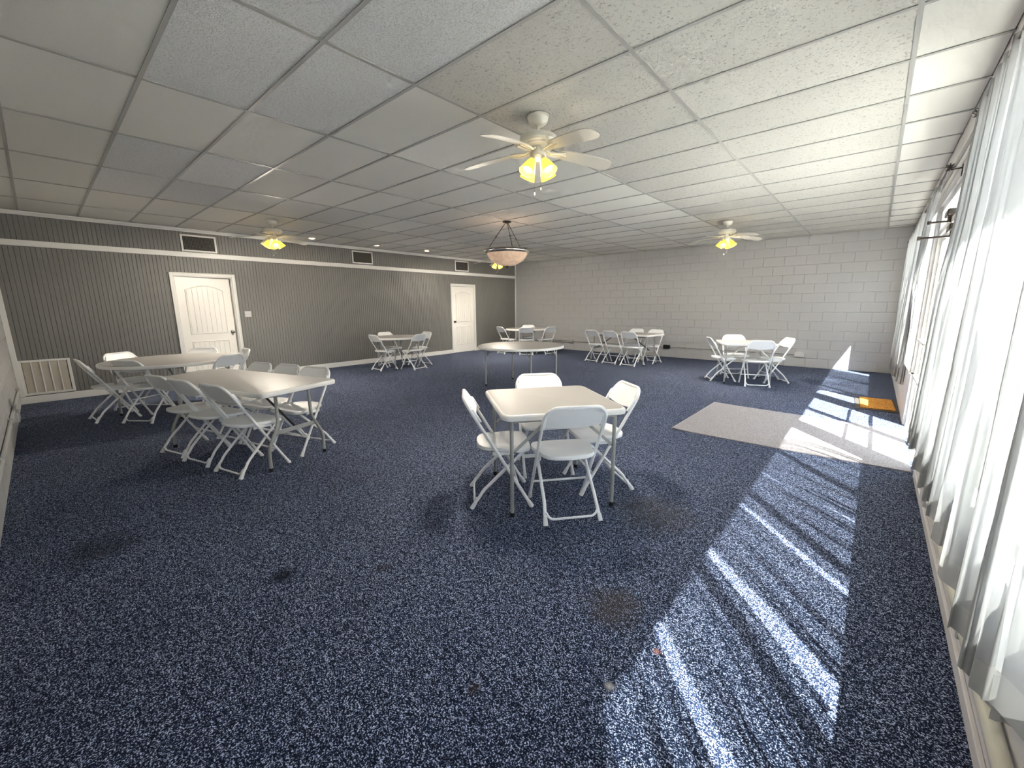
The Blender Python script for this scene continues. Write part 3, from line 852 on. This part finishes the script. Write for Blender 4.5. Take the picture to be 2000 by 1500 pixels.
for a in (252, -35, 85):
    c, s = math.cos(R(a)), math.sin(R(a))
    r_ = MB().tube([(.03*c,.03*s,-.03),(.372*c,.372*s,-.470)], .006, 8).build('suspension_rod', M['bronze'], e, 40)
    MB().lathe([(0,.014),(.011,.009),(.014,0),(.011,-.009),(0,-.014)], 10, (.215*c,.215*s,-.268)).build('rod_joint', M['bronze'], r_, 60)
MB().tube([(0,0,-.03),(0,0,-.60)], .003, 6).build('lamp_cord', M['nickel'], e)
ld = bpy.data.lights.new('bowl_lamp', 'POINT'); ld.energy = .5; ld.color = (1.0, .86, .68); ld.shadow_soft_size = .10
lo = bpy.data.objects.new('bowl_lamp', ld); COL.objects.link(lo); lo.parent = e; lo.location = (.08, 0, -.60)

# ---- recessed downlights along the grey wall
for (x, y, lab) in ((-9.12, 4.05, 'small recessed downlight beside the left fan blade'), (-9.08, 5.54, 'small recessed downlight above the middle wall vent'),
                    (-9.02, 6.96, 'small recessed downlight between the middle and far wall vents')):
    e = tag(empty('downlight', (x, y, H)), lab, 'downlight', 'recessed downlights')
    MB().lathe([(.046,-.001),(.062,-.006),(.066,-.001),(.066,.002)], 20).build('trim_ring', M['white_trim'], e, 40)
    MB().lathe([(0,-.002),(.046,-.002)], 20).build('lens', M['can_glow'], e)

# ================================================================== WALL FITTINGS
def supply_vent(y0, y1, z0, z1, label, fine):
    e = tag(empty('wall_vent', (XL, (y0+y1)/2, z0)), label, 'vent', 'supply vents high on the grey wall')
    w, h = (y1-y0), (z1-z0); f = .03
    fr = MB().bbox(0,.014,-w/2,-w/2+f,0,h,.003).bbox(0,.014,w/2-f,w/2,0,h,.003).bbox(0,.014,-w/2+f,w/2-f,0,f,.003).bbox(0,.014,-w/2+f,w/2-f,h-f,h,.003)
    fr.build('frame', M['white_trim'], e)
    box('duct_shade_sheet', (-.004, .001, -w/2+f, w/2-f, f, h-f), M['void'], e)  # flat dark sheet behind the slats, painted as the shade of the opening
    gm = MB(); n = 22 if fine else 26
    for k in range(1, n): q = -w/2+f+(w-2*f)*k/n; gm.quadbox(.004, .007, q-.0022, q+.0022, f, h-f)
    gm.build('vertical_slats', M['mesh_dark'], e)
    gm = MB()
    for k in range(1, 11 if fine else 3): q = f+(h-2*f)*k/(11 if fine else 3); gm.quadbox(.007, .010, -w/2+f, w/2-f, q-.0018, q+.0018)
    gm.build('horizontal_slats', M['mesh_dark'], e)
supply_vent(1.902, 2.442, 2.438, 2.735, 'white framed supply vent with black mesh, above the ajar door', True)
supply_vent(5.170, 5.712, 2.450, 2.745, 'white framed supply vent in the middle of the grey wall', True)
supply_vent(8.410, 8.957, 2.452, 2.750, 'white framed supply vent above the closed far door', False)
# return grille near the floor
e = tag(empty('return_grille', (XL, -.028, .124)), 'large white return air grille with five tan louver panels, low on the grey wall', 'vent')
w, h, f = .545, .536, .036
MB().bbox(0,.018,-w/2,-w/2+f,0,h,.004).bbox(0,.018,w/2-f,w/2,0,h,.004).bbox(0,.018,-w/2+f,w/2-f,0,f*.9,.004).bbox(0,.018,-w/2+f,w/2-f,h-f*.9,h,.004).build('frame', M['white_trim'], e)
pw = (w-2*f)/5
for k in range(1, 5): bbox('divider', (.002,.016,-w/2+f+pw*k-.008,-w/2+f+pw*k+.008,f*.9,h-f*.9), .003, M['white_trim'], e)
for k in range(5):
    lv = MB(); a = -w/2+f+pw*k+.008; b = a+pw-.016
    for q in range(40):
        z = f*.9+.004 + (h-1.8*f-.006)*q/40
        lv.loft([[(.003,a,z+.010),(.004,a,z+.011),(.011,a,z+.002),(.010,a,z+.001)], [(.003,b,z+.010),(.004,b,z+.011),(.011,b,z+.002),(.010,b,z+.001)]])
    lv.quadbox(.0005,.002,a,b,f*.9,h-f*.9)
    lv.build('louver_panel', M['louver'], e)
# light switch
e = tag(empty('light_switch', (XL, 2.828, 1.292)), 'white double light switch plate on the grey wall right of the ajar door', 'light switch')
MB().bbox(0,.007,-.058,.058,-.058,.058,.003).build('plate', M['plate'], e)
for s in (-1, 1): MB().bbox(.006,.014,s*.024-.006,s*.024+.006,-.012,.012,.002).build('toggle', M['plate'], e)
# conduit and boxes on the far wall
def wallbox(x, w, h, dep, mat, label, outlets=True):
    e = tag(empty('outlet_box', (x, YF, .282)), label, 'outlet', 'boxes on the far wall conduit')
    MB().bbox(-w/2, w/2, -dep, 0, -h/2, h/2, .006).build('box', mat, e)
    MB().bbox(-w/2+.006, w/2-.006, -dep-.005, -dep+.002, -h/2+.006, h/2-.006, .002).build('cover_plate', mat, e)
    if outlets:
        for s in (-1, 1): MB().bbox(s*w*.22-.014, s*w*.22+.014, -dep-.008, -dep-.003, -.017, .017, .003).build('socket', M['plate'], e)
wallbox(-7.25, .15, .10, .05, M['conduit'], 'grey outlet box on the conduit between the corner table and the far long table')
wallbox(-4.17, .17, .10, .055, M['black'], 'black electrical box on the far wall conduit beside the long table', False)
wallbox(-1.17, .19, .11, .05, M['plate'], 'white outlet box at the right end of the far wall conduit')
def conduit(x0, x1, z, label):
    e = tag(empty('conduit', ((x0+x1)/2, YF, z)), label, 'conduit', 'surface conduit on the far wall'); L = (x1-x0)/2
    MB().tube([(-L, -.018, 0), (L, -.018, 0)], .011, 8).build('pipe', M['conduit'], e, 40)
    for k in range(3):
        q = -L*.7 + L*.7*k
        MB().bbox(q-.008, q+.008, -.032, 0, -.02, .02, .003).build('strap', M['conduit'], e)
conduit(XL+.03, -7.33, .296, 'upper metal conduit behind the corner round table')
conduit(XL+.03, -7.33, .250, 'lower metal conduit behind the corner round table')
conduit(-7.17, -4.26, .282, 'metal conduit behind the far long table')
conduit(-4.08, -1.27, .282, 'metal conduit behind the far square table')
# conduit, strap box on the near wall
e = tag(empty('conduit', (-5.6, YN, .30)), 'painted conduit along the grey block wall at the left edge', 'conduit')
MB().tube([(-3.7,.02,-.03),(-1.2,.02,.0),(2.0,.02,.0)], .014, 8).build('pipe', M['near_block'], e, 40)
for q in (-3.4, -.9, .8): MB().bbox(q-.01,q+.01,0,.036,-.04,.03,.003).build('strap', M['near_block'], e)
e = tag(empty('outlet_box', (-7.2, YN, .23)), 'white outlet box low on the grey block wall at the left edge', 'outlet')
MB().bbox(-.16,.16,0,.05,-.055,.055,.006).build('box', M['plate'], e)
MB().bbox(-.15,.15,.046,.055,-.048,.048,.002).build('cover_plate', M['plate'], e)
# pipe and box under the near curtains
e = tag(empty('wall_pipe', (XR, 1.6, .285)), 'cream plastic pipe running along the low wall under the curtains', 'pipe')
MB().tube([(-.026,-1.9,0),(-.026,1.72,0),(-.024,1.76,-.01)], .021, 12).build('pipe', M['pipe'], e, 40)
for q in (-1.2, .35, 1.5): MB().bbox(-.05,0,q-.01,q+.01,-.028,.028,.004).build('strap', M['pipe'], e)
e = tag(empty('outlet_box', (XR, 3.50, .235)), 'shallow grey outlet box on the low wall at the end of the cream pipe', 'outlet')
MB().bbox(-.035,0,-.07,.07,-.07,.07,.004).build('box', M['sill_wall'], e)
MB().bbox(-.04,-.033,-.05,.05,-.05,.05,.002).build('cover_plate', M['plate'], e)

# ================================================================== RUG, MAT
rg = MB(); x0, x1, y0, y1 = -1.60, XR-.005, 4.64, 6.30; nx = 24
loop_t, rows = [], []
for i in range(nx+1):
    x = x0 + (x1-x0)*i/nx
    lift = .012*max(0, 1-(x-x0)/.35)**2
    rows.append([(x, y0+.02*math.sin(x*1.4), .001+lift*.9), (x, y0+.02*math.sin(x*1.4), .010+lift), (x, y1-.07*(x-x0), .010+lift*.4), (x, y1-.07*(x-x0), .001+lift*.3)])
rg.loft(rows)
e = tag(empty('area_rug', (0,0,0)), 'large grey speckled rug lying on the carpet in front of the glass door', 'rug')
rg.build('pile', M['rug'], e)
bd = MB().tube([(x0, y0+.02*math.sin(x0*1.4), .016), (x0, (y0+y1)/2, .012), (x0, y1, .010)], .008, 6)
bd.build('binding', M['rug_edge'], e, 40)
e = tag(empty('doormat', (.155, 7.575, 0)), 'small orange brown coir doormat near the far curtains', 'doormat')
e.rotation_euler = (0, 0, R(2))
MB().bbox(-.225,.225,-.445,.445,.001,.010,.003).build('rubber_base', M['coir_base'], e)
MB().bbox(-.17,.19,-.37,.40,.009,.026,.006).build('coir_pile', M['coir'], e)

# ================================================================== CURTAINS
def curtain(y0t, y1t, y0b, y1b, folds, seed, label, xt=.312, xb=.338, zb=.37, amp=.040, tilt=0.0, curve=None, flat=0.0, zt=2.475, curve1=None):
    """y0: near edge, y1: far edge, t = top, b = bottom"""
    rnd = random.Random(seed)
    ph = [rnd.uniform(-.5, .5) for _ in range(folds*2+4)]
    am = [rnd.uniform(.55, 1.15) for _ in range(folds*2+4)]
    nu = max(folds*18, int(abs(y1b-y0b)*110)); nz = 26
    e = tag(empty('sheer_curtain', (0, (y0b+y1b)/2, 0)), label, 'curtain', 'white sheer curtains along the window wall')
    oy = (y0b+y1b)/2; L_ = abs(y1b-y0b)
    def P(u, v):                     # u 0..1 across, v 0 top..1 hem
        s = v if curve is None else curve(v)
        ya = y0t + (y0b-y0t)*s; yb = y1t + (y1b-y1t)*(v if curve1 is None else curve1(v))
        q = u*folds
        k = int(q*2) ; f = q*2-k
        sm = f*f*(3-2*f)
        p = ph[k]*(1-sm) + ph[k+1]*sm; a = am[k]*(1-sm) + am[k+1]*sm
        A = amp*a*(.45 + .55*min(1, v*1.6))
        if flat: A *= 1 - .9*max(0, 1-u/flat)
        th = 2*math.pi*(q + .28*p) + .5*math.sin(2.2*v + seed)
        y = ya + (yb-ya)*u + .030*math.sin(2*th)*(A/amp)*min(1, .3+v)
        rp = 2*math.pi*(u*L_*8.3 + .35*math.sin(2.5*v+seed) + .6*math.sin(5.1*u+seed))
        y += .016*math.sin(2*rp)*(.4+.6*v)
        x = xt + (xb-xt)*min(1, v*1.5) + A*math.sin(th) + .015*math.sin(rp)*(.5+.5*v)
        x = min(x, XR-.012)
        z = zt + (zb + tilt*(u-.5) + .012*math.sin(th*.5+seed) - zt)*v
        return (x, y-oy, z)
    def sheet(v0, v1, n, dx=0):
        m = MB()
        for j in range(n+1):
            v = v0 + (v1-v0)*j/n
            for i in range(nu+1):
                x, y, z = P(i/nu, v); m.v.append((x+dx, y, z))
        for j in range(n):
            for i in range(nu):
                a = j*(nu+1)+i; m.f.append((a, a+1, a+nu+2, a+nu+1))
        return m
    sheet(0, .955, nz).build('drape', M['sheer'], e, 180)
    sheet(.955, 1, 2).build('hem', M['hem'], e, 180)
curtain(-.32, .55, -.30, .62, 4, 3, 'sheer curtain panel at the right edge, closest to the camera', zb=.45, xb=.325)
curtain(.56, 1.30, .66, 1.36, 3, 11, 'second sheer curtain panel from the camera, its hem over the cream pipe', zb=.50)
curtain(1.32, 2.02, 1.42, 2.14, 3, 5, 'third sheer curtain panel from the camera, with a clear wide hem', zb=.39, tilt=.03, xb=.330)
curtain(2.04, 2.66, 2.20, 2.98, 3, 8, 'fourth sheer curtain panel from the camera, above the end of the cream pipe', zb=.40)
def flare(v):
    k = [(0,0),(.3,.27),(.42,.62),(.51,.74),(.75,.9),(1,1)]
    for (a, p), (b, q) in zip(k, k[1:]):
        if v <= b: return p + (q-p)*(v-a)/(b-a)
    return 1
curtain(2.68, 3.56, 3.06, 4.46, 6, 21, 'sheer curtain panel at the end of the near rod, spreading towards the glass door', zb=.37, tilt=.02, curve1=flare)
curtain(5.06, 6.9, 7.40, 8.1, 7, 13, 'sheer curtain panel on the far side of the glass door, drawn back at the bottom', xb=.370, amp=.034, zb=.34,
        curve=lambda v: min(1, (v/.36))**.8, flat=.2)
curtain(6.95, 8.35, 8.15, 9.0, 7, 17, 'middle sheer curtain panel of the far window, beyond the doormat', zb=.33)
curtain(8.4, 10.15, 9.05, 10.15, 8, 29, 'sheer curtain panel closest to the far block wall', zb=.30)
def rod(y0, y1, label, ends):
    e = tag(empty('curtain_rod', (.312, (y0+y1)/2, 2.455)), label, 'curtain rod', 'bronze curtain rods'); L = (y1-y0)/2
    MB().tube([(0,-L,0),(0,L,0)], .011, 10).build('rod', M['bronze'], e, 40)
    for s in ends:
        f = MB().lathe([(0,-.005),(.012,-.004),(.016,.004),(.010,.010),(.014,.016),(.014,.020),(.008,.026)], 12, (0, s*L, 0), Matrix.Rotation(R(-90*s), 3, 'X')).build('finial', M['bronze'], e, 40)
        # open wire ball
        for k in range(4):
            a = math.pi*k/4
            MB().tube([(math.cos(a)*.030*math.sin(t), s*(L+.054)+.030*math.cos(t), math.sin(a)*.030*math.sin(t)) for t in [2*math.pi*q/14 for q in range(15)]], .0035, 5, False).build('wire_ring', M['bronze'], f, 60)
    for q in (-L+.04, 0, L-.04):
        b = MB().tube([(0,q,0),(.04,q,.004),(XR-.312,q,.004)], .006, 6).build('bracket', M['bronze'], e, 40)
        MB().quadbox(XR-.312-.006, XR-.312, q-.012, q+.012, -.06, .03).build('bracket_plate', M['bronze'], b)
rod(-.34, 3.585, 'dark bronze curtain rod along the ceiling edge, nearest the camera', (1,))
rod(4.97, 10.25, 'dark bronze curtain rod over the far window, starting above the glass door', (-1, 1))
# door closers on the glass doors
def closer(y, z, tipx, label, s):
    e = tag(empty('door_closer', (XR+.05, y, z)), label, 'door closer', 'door closers on the glass doors')
    MB().bbox(-.065, 0, s*.0-.11, s*.0+.11, .02, .075, .008).build('body', M['bronze'], e)
    a = MB().bbox(tipx-XR-.05, -.03, -.012, .012, -.028, -.012, .003).build('arm', M['bronze'], e)
    MB().lathe([(0,-.036),(.014,-.036),(.014,-.004),(0,-.004)], 10, (tipx-XR-.05+.008, 0, 0)).build('pivot', M['bronze'], a, 40)
    MB().lathe([(0,-.03),(.016,-.03),(.016,.022),(0,.022)], 10, (-.035, 0, 0)).build('spindle', M['bronze'], a, 40)
closer(5.15, 1.975, .205, 'dark door closer arm reaching into the room, lower of the two', 1)
closer(5.52, 2.145, .268, 'dark door closer arm reaching into the room, upper of the two', -1)
